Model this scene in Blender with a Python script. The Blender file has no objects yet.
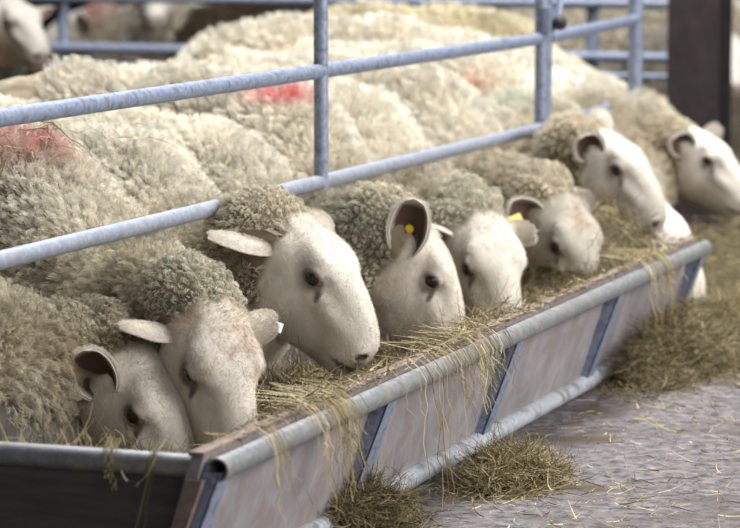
import bpy, bmesh, math, random
import numpy as np
from mathutils import Vector, kdtree
random.seed(7); rng = np.random.default_rng(11)
scene = bpy.context.scene; COL = scene.collection
PI = math.pi
# ------------------------------------------------------------------ camera
FPX = 3000.0
YAW = math.atan(1087/math.hypot(3000, 359)); PIT = math.atan(359/3000)
FW = np.array([-math.sin(YAW)*math.cos(PIT), math.cos(YAW)*math.cos(PIT), -math.sin(PIT)])
RT = np.array([math.cos(YAW), math.sin(YAW), 0.0]); UP = np.cross(RT, FW)
CAM = np.array([1.55746, -3.7315, 0.9841])
cam = bpy.data.cameras.new('camera'); co = bpy.data.objects.new('camera', cam); COL.objects.link(co)
cam.sensor_width = 36; cam.lens = FPX/740*36; cam.clip_end = 200; cam.clip_start = .1
co.location = CAM; co.rotation_euler = Vector(FW).to_track_quat('-Z', 'Y').to_euler()
cam.dof.use_dof = True; cam.dof.focus_distance = 5.0; cam.dof.aperture_fstop = 5.6
scene.camera = co
# ------------------------------------------------------------------ light
w = bpy.data.worlds.new('world'); scene.world = w; w.use_nodes = True
w.node_tree.nodes['Background'].inputs[0].default_value = (.80, .88, 1, 1)
w.node_tree.nodes['Background'].inputs[1].default_value = .09
def area(name, loc, target, size, power, color):
    l = bpy.data.lights.new(name, 'AREA'); l.shape = 'RECTANGLE'; l.size, l.size_y = size; l.energy = power; l.color = color
    o = bpy.data.objects.new(name, l); COL.objects.link(o); o.location = loc
    o.rotation_euler = (Vector(target)-Vector(loc)).to_track_quat('-Z', 'Y').to_euler(); return o
area('daylight_open_side', (5.2, 1.7, 2.9), (-.5, 1.5, .3), (5.4, 2.6), 570, (1, .97, .93))
area('roof_light_pen', (-.9, 3.6, 5.6), (-.8, 2.0, .4), (3.4, 2.8), 1000, (1, .995, .98))
area('aisle_fill_light', (3.4, -3.6, 2.6), (-.3, 1.0, .3), (3.5, 2.2), 55, (1, .98, .95))  # added fill from the camera side to lighten the near faces
scene.view_settings.view_transform = 'Standard'; scene.view_settings.look = 'None'
scene.view_settings.exposure = -0.06; scene.view_settings.gamma = 1
scene.cycles_curves.shape = 'RIBBONS' if hasattr(scene, 'cycles_curves') else None

# ------------------------------------------------------------------ helpers
def at(x, y, X=None, Y=None, Z=None):
    r = FW + RT*(x-370)/FPX - UP*(y-264)/FPX
    t = (X-CAM[0])/r[0] if X is not None else (Y-CAM[1])/r[1] if Y is not None else (Z-CAM[2])/r[2]
    return CAM + r*t
def nrm(v): v = np.asarray(v, float); return v/(np.linalg.norm(v)+1e-12)
_T = np.random.default_rng(3).random((32, 32, 32)).astype(np.float32)
def vnoise(P, s):
    q = np.asarray(P)*s + 100.37; i = np.floor(q).astype(int); f = q-i; f = f*f*(3-2*f); r = 0
    for a in (0, 1):
        for b in (0, 1):
            for c in (0, 1):
                wt = (f[..., 0] if a else 1-f[..., 0])*(f[..., 1] if b else 1-f[..., 1])*(f[..., 2] if c else 1-f[..., 2])
                r = r + wt*_T[(i[..., 0]+a) & 31, (i[..., 1]+b) & 31, (i[..., 2]+c) & 31]
    return r
def sstep(a, b, x): t = np.clip((x-a)/(b-a), 0, 1); return t*t*(3-2*t)
def nodes(name):
    m = bpy.data.materials.new(name); m.use_nodes = True; return m, m.node_tree.nodes, m.node_tree.links, m.node_tree.nodes['Principled BSDF']
def mat_attr(name, rough=.85, spec=.2, bump=None, sss=0, sheen=0):
    m, n, l, p = nodes(name); a = n.new('ShaderNodeAttribute'); a.attribute_name = 'Col'
    l.new(a.outputs['Color'], p.inputs['Base Color']); p.inputs['Roughness'].default_value = rough
    p.inputs['Specular IOR Level'].default_value = spec
    if sheen: p.inputs['Sheen Weight'].default_value = sheen
    if bump:
        t = n.new('ShaderNodeTexCoord'); z = n.new('ShaderNodeTexNoise'); z.inputs['Scale'].default_value = bump[0]; z.inputs['Detail'].default_value = 5
        b = n.new('ShaderNodeBump'); b.inputs['Strength'].default_value = bump[1]; b.inputs['Distance'].default_value = bump[2]
        l.new(t.outputs['Object'], z.inputs['Vector']); l.new(z.outputs['Fac'], b.inputs['Height']); l.new(b.outputs['Normal'], p.inputs['Normal'])
    return m
def mat_noise(name, c1, c2, scale=8, rough=.6, metal=0, bump=.2, dist=.002, stretch=(1, 1, 1), detail=6, lo=.35, hi=.65, c3=None, scale3=60, spec=.5):
    m, n, l, p = nodes(name); t = n.new('ShaderNodeTexCoord'); mp = n.new('ShaderNodeMapping'); mp.inputs['Scale'].default_value = stretch
    z = n.new('ShaderNodeTexNoise'); z.inputs['Scale'].default_value = scale; z.inputs['Detail'].default_value = detail; z.inputs['Roughness'].default_value = .65
    r = n.new('ShaderNodeValToRGB'); r.color_ramp.elements[0].position = lo; r.color_ramp.elements[1].position = hi
    r.color_ramp.elements[0].color = (*c1, 1); r.color_ramp.elements[1].color = (*c2, 1)
    l.new(t.outputs['Object'], mp.inputs[0]); l.new(mp.outputs[0], z.inputs['Vector']); l.new(z.outputs['Fac'], r.inputs[0]); out = r.outputs[0]
    if c3:
        z3 = n.new('ShaderNodeTexNoise'); z3.inputs['Scale'].default_value = scale3; z3.inputs['Detail'].default_value = 4
        r3 = n.new('ShaderNodeValToRGB'); r3.color_ramp.elements[0].position = .52; r3.color_ramp.elements[1].position = .66
        mx = n.new('ShaderNodeMix'); mx.data_type = 'RGBA'; mx.inputs['B'].default_value = (*c3, 1)
        l.new(mp.outputs[0], z3.inputs['Vector']); l.new(z3.outputs['Fac'], r3.inputs[0]); l.new(r3.outputs[0], mx.inputs['Factor']); l.new(out, mx.inputs['A']); out = mx.outputs['Result']
    l.new(out, p.inputs['Base Color'])
    p.inputs['Roughness'].default_value = rough; p.inputs['Metallic'].default_value = metal; p.inputs['Specular IOR Level'].default_value = spec
    b = n.new('ShaderNodeBump'); b.inputs['Strength'].default_value = bump; b.inputs['Distance'].default_value = dist
    l.new(z.outputs['Fac'], b.inputs['Height']); l.new(b.outputs['Normal'], p.inputs['Normal']); return m
M = dict(
    skin=mat_attr('sheep_skin', .75, .25, (260, .35, .002)), wool=mat_attr('wool_fibre', .9, .1), ear=mat_attr('ear_skin', .75, .2),
    eye=mat_attr('eye_gloss', .08, .6), tag=mat_attr('plastic_tag', .35, .5), hay=mat_attr('hay_stalks', .75, .25),
    galv=mat_noise('galvanised_steel', (.25, .28, .34), (.37, .40, .48), 110, .55, .35, .25, .001, c3=(.27, .29, .35), scale3=45),
    galv_dirty=mat_noise('weathered_galvanised_steel', (.15, .16, .17), (.24, .25, .26), 90, .5, .3, .3, .001, c3=(.27, .25, .21), scale3=30),
    blue=mat_noise('blue_grey_galvanised_steel', (.19, .225, .32), (.30, .35, .46), 110, .55, .35, .2, .001, c3=(.16, .18, .25), scale3=60),
    ply=mat_noise('weathered_plywood', (.19, .175, .185), (.29, .27, .285), 30, .8, 0, .5, .001, (1, .5, .25), c3=(.22, .185, .18), scale3=40),
    ply_dark=mat_noise('shaded_plywood', (.035, .03, .028), (.085, .075, .07), 9, .8, 0, .4, .002, (.3, 1, 3)),  # back, end and base boards: trough shade painted in as darker plywood
    ply_edge=mat_noise('plywood_edge', (.11, .075, .06), (.24, .175, .145), 70, .8, 0, .5, .002, (1, .08, 1)),
    concrete=mat_noise('aisle_concrete', (.04, .035, .036), (.19, .172, .182), 40, .8, 0, .7, .0025, c3=(.06, .044, .028), scale3=5, spec=.3),
    bedding=mat_noise('trodden_straw_bedding', (.05, .035, .02), (.16, .12, .07), 20, .95, 0, .8, .01),
    wall=mat_noise('dark_barn_cladding', (.02, .019, .022), (.045, .042, .05), 3, .9, 0, .2, .01, (6, 1, .2)),
    column=mat_noise('brown_painted_steel', (.012, .008, .010), (.028, .018, .020), 12, .6, 0, .3, .002),
    bore=mat_noise('dark_bore', (.01, .01, .01), (.03, .03, .03), 20), rubber=mat_noise('dark_hoof', (.03, .025, .02), (.08, .06, .05), 20))

def mesh_obj(name, V, F, mat, parent=None, cols=None, smooth=True, loc=None):
    me = bpy.data.meshes.new(name); V = np.asarray(V, float)
    if loc is not None: V = V-np.asarray(loc)
    me.from_pydata(V.tolist(), [], [list(map(int, f)) for f in F] if not isinstance(F, np.ndarray) else F.tolist()); me.update()
    for m in (mat if isinstance(mat, list) else [mat]): me.materials.append(m)
    if smooth: me.polygons.foreach_set('use_smooth', [True]*len(me.polygons))
    if cols is not None:
        a = me.color_attributes.new('Col', 'FLOAT_COLOR', 'POINT'); c = np.ones((len(V), 4), np.float32); c[:, :3] = cols
        a.data.foreach_set('color', c.ravel())
    o = bpy.data.objects.new(name, me); COL.objects.link(o)
    if loc is not None: o.location = loc
    if parent is not None: o.parent = parent; o.matrix_parent_inverse.identity()
    return o
def tag(o, label=None, cat=None, group=None, kind=None):
    if label: o['label'] = label
    if cat: o['category'] = cat
    if group: o['group'] = group
    if kind: o['kind'] = kind
    return o
def empty(name, loc, **k):
    o = bpy.data.objects.new(name, None); COL.objects.link(o); o.location = loc; o.empty_display_size = .1; return tag(o, **k)
class MB:
    def __init__(s): s.V = []; s.F = []; s.C = []
    def add(s, V, F, c=None):
        b = len(s.V); s.V += [tuple(v) for v in V]; s.F += [[i+b for i in f] for f in F]
        if c is not None: s.C += [c]*len(V)
    def tube(s, pts, r, n=14, caps=True, c=None):
        pts = [np.asarray(p, float) for p in pts]; rs = r if isinstance(r, (list, tuple, np.ndarray)) else [r]*len(pts)
        V = []; prev = None
        for i, p in enumerate(pts):
            d = nrm(pts[min(i+1, len(pts)-1)]-pts[max(i-1, 0)])
            if prev is None: a = np.cross(d, [0, 0, 1] if abs(d[2]) < .9 else [1, 0, 0])
            else: a = prev-d*(prev@d)
            a = nrm(a); prev = a; b = np.cross(d, a)
            for k in range(n): t = 2*PI*k/n; V.append(p+rs[i]*(a*math.cos(t)+b*math.sin(t)))
        F = [[i*n+k, i*n+(k+1) % n, (i+1)*n+(k+1) % n, (i+1)*n+k] for i in range(len(pts)-1) for k in range(n)]
        if caps: F += [list(range(n))[::-1], [(len(pts)-1)*n+k for k in range(n)]]
        s.add(V, F, c)
    def pipe(s, p0, p1, r, wall=.003, n=20, c=None):   # hollow tube with an open bore
        p0 = np.asarray(p0, float); p1 = np.asarray(p1, float); d = nrm(p1-p0); a = nrm(np.cross(d, [0, 0, 1] if abs(d[2]) < .9 else [1, 0, 0])); b = np.cross(d, a)
        V = []
        for p, rr in ((p0, r-wall), (p0, r), (p1, r), (p1, r-wall)):
            for k in range(n): t = 2*PI*k/n; V.append(p+rr*(a*math.cos(t)+b*math.sin(t)))
        s.add(V, [[i*n+k, i*n+(k+1) % n, ((i+1) % 4)*n+(k+1) % n, ((i+1) % 4)*n+k] for i in range(4) for k in range(n)], c)
    def hexa(s, c8, c=None): s.add(c8, [[0, 3, 2, 1], [4, 5, 6, 7], [0, 1, 5, 4], [1, 2, 6, 5], [2, 3, 7, 6], [3, 0, 4, 7]], c)
    def box(s, a, b, c=None):
        (x0, y0, z0), (x1, y1, z1) = a, b
        s.hexa([(x0, y0, z0), (x1, y0, z0), (x1, y1, z0), (x0, y1, z0), (x0, y0, z1), (x1, y0, z1), (x1, y1, z1), (x0, y1, z1)], c)
    def ball(s, p, r, c=None, nu=12, nv=8):
        p = np.asarray(p); V = [p+np.array([0, 0, r])]
        for j in range(1, nv):
            for i in range(nu): a = PI*j/nv; t = 2*PI*i/nu; V.append(p+r*np.array([math.sin(a)*math.cos(t), math.sin(a)*math.sin(t), math.cos(a)]))
        V.append(p-np.array([0, 0, r])); F = [[0, 1+i, 1+(i+1) % nu] for i in range(nu)]
        for j in range(nv-2):
            F += [[1+j*nu+i, 1+(j+1)*nu+i, 1+(j+1)*nu+(i+1) % nu, 1+j*nu+(i+1) % nu] for i in range(nu)]
        L = len(V)-1; F += [[L, 1+(nv-2)*nu+(i+1) % nu, 1+(nv-2)*nu+i] for i in range(nu)]; s.add(V, F, c)
    def build(s, name, mat, parent=None, smooth=True, bevel=0, loc=None):
        o = mesh_obj(name, s.V, s.F, mat, parent, s.C if s.C else None, smooth, loc)
        if smooth:
            try: o.data.set_sharp_from_angle(angle=math.radians(35))
            except Exception: pass
        if bevel:
            b = o.modifiers.new('bevel', 'BEVEL'); b.width = bevel; b.segments = 2; b.limit_method = 'ANGLE'
        return o

# ------------------------------------------------------------------ structure
def struct(name, mb, mat, **k): return tag(mb.build(name, mat, None, False, **k), kind='structure')
m = MB(); m.box((-.56, -7, -.2), (9, 17, 0)); struct('floor', m, M['concrete'])
m = MB(); m.box((-13, -7, -.26), (-.562, 17, -.14)); struct('floor_pen', m, M['bedding'])
m = MB(); m.box((-13, 17, -.2), (9, 17.2, 4)); struct('wall_back', m, M['wall'])
m = MB(); m.box((-13.2, -7, -.2), (-13, 17.2, 4)); struct('wall_left', m, M['wall'])
# steel H column behind the far end of the trough
cx, cy = -.655, 5.5
m = MB(); m.box((cx-.09, cy-.09, 0), (cx+.075, cy-.076, 4)); m.box((cx-.09, cy+.076, 0), (cx+.075, cy+.09, 4)); m.box((cx-.012, cy-.077, 0), (cx+.0, cy+.077, 4))
m.box((cx-.16, cy-.15, 0), (cx+.15, cy+.15, .015)); struct('column', m, M['column'])

# ------------------------------------------------------------------ feed trough
T = empty('feed_trough', (-.25, 1.4, 0), label='long plywood feed trough in a galvanised tube frame full of hay', cat='trough')
TO = np.array([-.25, 1.4, 0]); ZT = .22; TW = .50; TL = 2.8
def tb(m, name, mat, **k):
    m.V = [tuple(np.array(v)-TO) for v in m.V]; return m.build(name, mat, T, **k)
m = MB(); m.pipe((0, -.018, ZT), (0, TL+.02, ZT), .0168); tb(m, 'front_tube', M['galv_dirty'])
m = MB(); m.pipe((-TW, -.018, ZT), (-TW, TL+.02, ZT), .0168); tb(m, 'back_tube', M['galv_dirty'])
for y in (0, TL):
    m = MB(); m.tube([(-TW, y, ZT), (-.012, y, ZT)], .0165, 20); tb(m, 'end_tube', M['galv_dirty'])
M['galv_light'] = mat_noise('bright_galvanised_steel', (.38, .41, .47), (.54, .57, .63), 70, .5, .3, .3, .001, c3=(.26, .25, .24), scale3=40)
for x in (-.075, -TW+.075):
    m = MB(); m.pipe((x, -.01, .018), (x, TL+.01, .018), .017); tb(m, 'bottom_tube', M['galv_light'])
def slant(x0, x1, y0, y1, th, z0=.03, z1=ZT-.008, dx=0):   # a leaning board along a long side
    s = 1 if x0 > -TW/2 else -1
    return [(x1, y0, z0), (x1+th, y0, z0), (x1+th, y1, z0), (x1, y1, z0), (x0, y0, z1), (x0+th, y0, z1), (x0+th, y1, z1), (x0, y1, z1)]
m = MB(); m.hexa(slant(-.032, -.098, -.03, TL, .018, .03, ZT+.021)); fp = tb(m, 'front_panel', [M['ply']], smooth=False)
m = MB(); m.box((-.0345, -.035, ZT+.0205), (-.0125, TL, ZT+.0265)); tb(m, 'top_edge', M['ply_edge'], smooth=False)
m = MB(); m.hexa(slant(-.0335, -.0995, -.042, -.031, .022, .03, ZT-.012)); tb(m, 'panel_end_edge', M['ply_edge'], smooth=False)
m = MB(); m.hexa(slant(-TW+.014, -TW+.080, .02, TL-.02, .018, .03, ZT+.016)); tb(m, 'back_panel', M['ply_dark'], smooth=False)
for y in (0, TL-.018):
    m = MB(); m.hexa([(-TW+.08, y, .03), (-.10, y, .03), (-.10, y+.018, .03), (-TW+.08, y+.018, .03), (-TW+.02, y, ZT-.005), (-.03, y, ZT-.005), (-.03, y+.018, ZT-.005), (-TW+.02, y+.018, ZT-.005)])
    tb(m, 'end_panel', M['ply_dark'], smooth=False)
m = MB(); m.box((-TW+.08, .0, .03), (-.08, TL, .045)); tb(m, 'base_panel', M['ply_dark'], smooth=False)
for i in range(5):
    y = i*.7
    for sd in (0, 1):
        m = MB(); xa, xb = (0, -.075) if sd == 0 else (-TW, -TW+.075); n_ = 1 if sd == 0 else -1
        hw = .022
        # angle-iron strut: a flat web facing out and a short flange
        for (ya, yb, t0, t1) in ((y-hw, y+hw, .003, .007), (y-hw, y-hw+.004, -.019, .007)):
            ta, tb_ = (t0, t1) if sd == 0 else (-t1, -t0)
            m.hexa([(xb+ta, ya, .02), (xb+tb_, ya, .02), (xb+tb_, yb, .02), (xb+ta, yb, .02), (xa+ta, ya, ZT-.004), (xa+tb_, ya, ZT-.004), (xa+tb_, yb, ZT-.004), (xa+ta, yb, ZT-.004)])
        tb(m, 'strut', M['blue'], smooth=False, bevel=.001)

# ------------------------------------------------------------------ pen gates
GX = -.5
zl = float(at(321, 182, X=GX)[2]); zu = float(at(321, 71, X=GX)[2]); zt = .90
y1 = float(at(321, 100, X=GX)[1]); y2 = float(at(541, 80, X=GX)[1])
G = empty('pen_gate', (GX, 1.2, 0), label='long galvanised tube gate with two rails running along behind the trough', cat='gate'); GO = np.array([GX, 1.2, 0])
def gb(m, name, mat, root=G, org=GO): m.V = [tuple(np.array(v)-org) for v in m.V]; return m.build(name, mat, root)
for z, nm in ((zl, 'rail'), (zu, 'rail'), (zt, 'rail')):
    m = MB(); m.tube([(GX, -1.6, z), (GX, y2, z)], .0145, 18); gb(m, nm, M['galv'] if z != zu else M['blue'])
for y in (y1-1.5, y1, y2):
    m = MB(); m.tube([(GX, y, zl-.012), (GX, y, zt+.01)], .0142 if y != y2 else .0155, 18); gb(m, 'upright', M['blue'])
g2 = math.radians(4.4); d2 = np.array([-math.sin(g2), math.cos(g2), 0]); st = np.array([GX, y2+.05, 0])
G2 = empty('pen_gate', st, label='short galvanised tube gate beyond the latch, ending at the thick hinge post', cat='gate')
def onl(x):   # where the column x of the view meets gate two
    r = FW + RT*(x-370)/FPX; nn = np.array([d2[1], -d2[0], 0]); return CAM + r*(((st-CAM)@nn)/(r@nn))
e2 = onl(633); e2[2] = 0; L2 = (e2-st)@d2
for z in (zl-.006, zu, zt):
    m = MB(); m.tube([st+[0, 0, z], st+d2*(L2+(0 if z != zt else 0))+[0, 0, z]], .016, 16); gb(m, 'rail', M['blue'], G2, st)
m = MB(); m.tube([st+[0, 0, zl-.01], st+[0, 0, zt]], .0125, 16); gb(m, 'upright', M['blue'], G2, st)
m = MB(); m.tube([st+d2*L2+[0, 0, zl-.04], st+d2*L2+[0, 0, zt+.1]], .021, 16); gb(m, 'hinge_post', M['blue'], G2, st)
LT = empty('gate_latch', at(557, 20, X=GX+.03), label='blue-grey drop latch with a round knob hanging between the two gates', cat='latch'); lo = at(557, 20, X=GX+.03)
m = MB(); a_ = at(563, -25, X=GX+.03); b_ = at(557, 26, X=GX+.03); m.tube([a_, b_], .008, 10); gb(m, 'drop_bar', M['blue'], LT, lo)
m = MB(); m.ball(at(560, 23, X=GX+.045), .018); gb(m, 'knob', M['column'], LT, lo)
m = MB(); c_ = at(549, 20, X=GX+.02); m.box(c_-[.008, .03, .03], c_+[.008, .03, .03]); gb(m, 'catch_plate', M['blue'], LT, lo)
# hurdle that closes the pen at the back, running across
RY = 5.9
RF = empty('back_hurdle', (-1.5, RY, 0), label='blurred galvanised hurdle across the back of the pen', cat='fence'); RO = np.array([-1.5, RY, 0])
zb1 = float(at(600, 57, Y=RY)[2]); zb2 = float(at(540, 3, Y=RY)[2])
xe = float(at(668, 57, Y=RY)[0])
for z, r_ in ((zb1, .018), (zb1-.062, .012), (zb2, .016), (zb2+.2, .016)):
    m = MB(); m.tube([(-6, RY, z), (xe-(0.0), RY, z)], r_, 12); gb(m, 'rail', M['blue'], RF, RO)
for px in (590, 420, 60, -130):
    x = float(at(px, 30, Y=RY)[0]); m = MB(); m.tube([(x, RY+.03, -.14), (x, RY+.03, zb2+.22)], .02, 12); gb(m, 'upright', M['blue'], RF, RO)

# ------------------------------------------------------------------ implicit sheep
def smin(a, b, k): h = np.clip(.5+.5*(b-a)/k, 0, 1); return b+(a-b)*h-k*h*(1-h)
def smax(a, b, k): return -smin(-a, -b, k)
def capsule(P, a, b, ra, rb):
    a = np.asarray(a); b = np.asarray(b); d = b-a; t = np.clip(((P-a)@d)/(d@d), 0, 1); t = t*t*(3-2*t)*.35+t*.65
    return np.linalg.norm(P-a-t[..., None]*d, axis=-1)-(ra+(rb-ra)*t)
def ellip(P, c, r): q = (P-np.asarray(c))/np.asarray(r); return (np.linalg.norm(q, axis=-1)-1)*min(r)
def spl(xs, ys):
    xs = np.array(xs); ys = np.array(ys)
    g = np.linspace(xs[0], xs[-1], 200); v = np.interp(g, xs, ys); kr = np.hanning(21); kr /= kr.sum()
    v = np.convolve(np.pad(v, 10, mode='reflect', reflect_type='odd'), kr, 'valid'); return lambda x: np.interp(x, g, v)
HX = [-.06, -.02, .02, .06, .10, .14, .18, .22, .25, .27, .288]
TOP = spl(HX, [.006, .026, .041, .049, .050, .047, .041, .031, .019, .005, -.016])
BOT = spl(HX, [-.07, -.105, -.135, -.148, -.145, -.130, -.112, -.099, -.091, -.082, -.056])
WID = spl(HX, [.050, .060, .066, .066, .061, .053, .047, .043, .040, .034, .020])
EYE = np.array([.098, .0545, .009])
MO = [(.293, 0, -.048), (.279, .027, -.050), (.252, .0425, -.056), (.210, .0475, -.070)]
def mouth(s): return np.minimum(np.minimum(capsule(s, MO[0], MO[1], .0040, .0040), capsule(s, MO[1], MO[2], .0040, .0040)), capsule(s, MO[2], MO[3], .0040, .0025))
def head_sdf(h):    # h in head coordinates: x to the nose, y to the left, z up; symmetric
    x = np.clip(h[..., 0], -.06, .288); ya = np.abs(h[..., 1]); t = TOP(x); b = BOT(x); w_ = WID(x); c = (t+b)/2; hz = (t-b)/2
    zz = h[..., 2]-c
    wz = w_*(1-.20*np.clip(-zz/hz, 0, 1)**1.5*sstep(.02, .12, x))
    wz = wz*(1-.10*np.clip(zz/hz, 0, 1)*sstep(.16, .24, x))
    n = 2.35; q = ((ya/wz)**n+(np.abs(zz)/hz)**n)**(1/n)
    f = (q-1)*np.minimum(wz, hz)
    f = smax(f, h[..., 0]-.286, .02); f = smax(f, -.05-h[..., 0], .03)
    s = np.stack([h[..., 0], ya, h[..., 2]], -1)
    f = smin(f, ellip(s, (.085, .043, .029), (.030, .017, .014)), .022)           # brow
    f = smin(f, ellip(s, (.060, .052, -.070), (.048, .022, .052)), .02)          # cheek / masseter
    f = smin(f, ellip(s, (.145, .034, -.012), (.05, .014, .012)), .02)           # facial crest
    f = smin(f, np.linalg.norm(s-EYE, axis=-1)-.0200, .010)                      # eyelids
    f = smax(f, -ellip(s, (.168, .062, .016), (.040, .0150, .013)), .014)         # hollow below the nasal bridge
    d = s-EYE-np.array([0, .019, -.0015]); ca, sa = math.cos(.45), -math.sin(.45)
    al = ellip(np.stack([d[..., 0]*ca-d[..., 2]*sa, d[..., 1], d[..., 0]*sa+d[..., 2]*ca], -1), (0, 0, 0), (.0190, .013, .0104))
    f = smax(f, -al, .003)
    f = smin(f, ellip(s, (.262, .021, -.020), (.018, .012, .014)), .012)         # nostril wing
    d = s-np.array([.2735, .0225, -.019])
    no = ellip(np.stack([d[..., 0]*.8+d[..., 2]*.6, d[..., 1], -d[..., 0]*.6+d[..., 2]*.8], -1), (0, 0, 0), (.0110, .012, .0062)); f = smax(f, -no, .004)
    f = smax(f, -mouth(s), .004)   # mouth line
    f = smax(f, -(capsule(s, (.292, 0, -.03), (.278, 0, -.046), .0025, .003)), .006)         # philtrum
    f = smin(f, ellip(s, (.025, .052, -.014), (.022, .018, .020)), .022)            # ear root
    return f
def surface_nets(f, lo, hi, h):
    n = [int(math.ceil((hi[i]-lo[i])/h))+1 for i in range(3)]
    ax = [lo[i]+h*np.arange(n[i]) for i in range(3)]
    G_ = np.stack(np.meshgrid(*ax, indexing='ij'), -1); v = f(G_.reshape(-1, 3)).reshape(n)
    ins = v < 0; cs = tuple(k-1 for k in n)
    corner = lambda a, i, j, k: a[i:i+cs[0], j:j+cs[1], k:k+cs[2]]
    cnt = np.zeros(cs, int); pos = np.zeros(cs+(3,))
    for axis in range(3):
        o1, o2 = [i for i in range(3) if i != axis]
        for u in (0, 1):
            for t in (0, 1):
                a = [0, 0, 0]; a[o1] = u; a[o2] = t; b = list(a); b[axis] = 1
                va, vb = corner(v, *a), corner(v, *b); cr = (va < 0) != (vb < 0)
                tt = np.where(cr, va/np.where(cr, va-vb, 1), 0)
                cnt += cr; pos[..., axis] += np.where(cr, tt, 0); pos[..., o1] += cr*u; pos[..., o2] += cr*t
    act = cnt > 0; idx = -np.ones(cs, int); idx[act] = np.arange(act.sum())
    cell = np.stack(np.nonzero(act), -1); V = (cell+pos[act]/cnt[act][:, None])*h+np.array(lo); Fs = []
    for axis in range(3):
        o1, o2 = (axis+1) % 3, (axis+2) % 3
        sl0 = [slice(1, -1)]*3; sl1 = [slice(1, -1)]*3; sl0[axis] = slice(0, n[axis]-1); sl1[axis] = slice(1, n[axis])
        A, B = ins[tuple(sl0)], ins[tuple(sl1)]
        for flip, mk in ((False, A & ~B), (True, ~A & B)):
            e = np.stack(np.nonzero(mk), -1)
            if not len(e): continue
            e = e+1; e[:, axis] -= 1
            q = []
            for (du, dv) in ((1, 1), (0, 1), (0, 0), (1, 0)):
                c = e.copy(); c[:, o1] -= du; c[:, o2] -= dv; q.append(idx[c[:, 0], c[:, 1], c[:, 2]])
            q = np.stack(q, -1); q = q if flip is False else q[:, ::-1]; Fs.append(q)
    # orientation: (1,1),(0,1),(0,0),(1,0) runs counter-clockwise seen from +axis
    return V, np.concatenate(Fs)
def frame(psi, phi, roll=0):
    psi, phi, roll = map(math.radians, (psi, phi, roll))
    F = np.array([math.cos(psi)*math.cos(phi), math.sin(psi)*math.cos(phi), -math.sin(phi)])
    U = np.array([math.cos(psi)*math.sin(phi), math.sin(psi)*math.sin(phi), math.cos(phi)])
    Lf = np.cross(U, F); U2 = U*math.cos(roll)+Lf*math.sin(roll); return F, np.cross(U2, F), U2
WOOL = np.array([.74, .71, .625]); FACE = np.array([.70, .655, .585])

def hair(name, P, N, length, radius, cols, parent, mat, npt, comb, clump=.75, lock=None, crimp=.0, seed=1, droop=.25, rnd=.25):
    r = np.random.default_rng(seed); n = len(P)
    if n == 0: return
    D = N+comb+r.normal(0, rnd, (n, 3)); D[:, 2] -= droop; D /= np.linalg.norm(D, axis=1)[:, None]
    tip = P+D*length[:, None]
    amp = np.full(n, crimp); side = r.normal(0, 1, (n, 3)); ph = r.random(n)*6.28
    if lock:
        k = max(8, int(lock)); ci = r.choice(n, min(k, n), replace=False); kd = kdtree.KDTree(len(ci))
        for j, c in enumerate(ci): kd.insert(P[c], j)
        kd.balance(); own = np.array([kd.find(p)[1] for p in P])
        lt = P[ci]+D[ci]*(length[ci]*(.85+.35*r.random(len(ci))))[:, None]
        tip = tip*(1-clump)+lt[own]*clump; side = r.normal(0, 1, (len(ci), 3))[own]+side*.35; ph = (r.random(len(ci))*6.28)[own]+ph*.12
        tone = (.80+.38*r.random(len(ci)))[own]; cols = cols*tone[:, None]
    side = np.cross(side, D); side /= np.linalg.norm(side, axis=1)[:, None]+1e-9
    t = np.linspace(0, 1, npt)[None, :, None]
    bulge = (t*(1-t))*1.2
    pos = P[:, None, :]*(1-t)+tip[:, None, :]*t+(N[:, None, :]*length[:, None, None]*bulge*.35)
    pos = pos+side[:, None, :]*(np.sin(t*9.0+ph[:, None, None])*amp[:, None, None]*np.minimum(1, t*2.5))
    hc = bpy.data.hair_curves.new(name); hc.add_curves([npt]*n)
    hc.attributes['position'].data.foreach_set('vector', pos.astype(np.float32).ravel())
    ra = hc.attributes.get('radius') or hc.attributes.new('radius', 'FLOAT', 'POINT')
    rr = (radius*np.linspace(1, .45, npt))[None, :]*np.ones((n, 1)); ra.data.foreach_set('value', rr.astype(np.float32).ravel())
    ca = hc.attributes.new('Col', 'FLOAT_COLOR', 'CURVE'); c4 = np.ones((n, 4), np.float32); c4[:, :3] = cols; ca.data.foreach_set('color', c4.ravel())
    hc.materials.append(mat); o = bpy.data.objects.new(name, hc); COL.objects.link(o); o.parent = parent; return o

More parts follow.
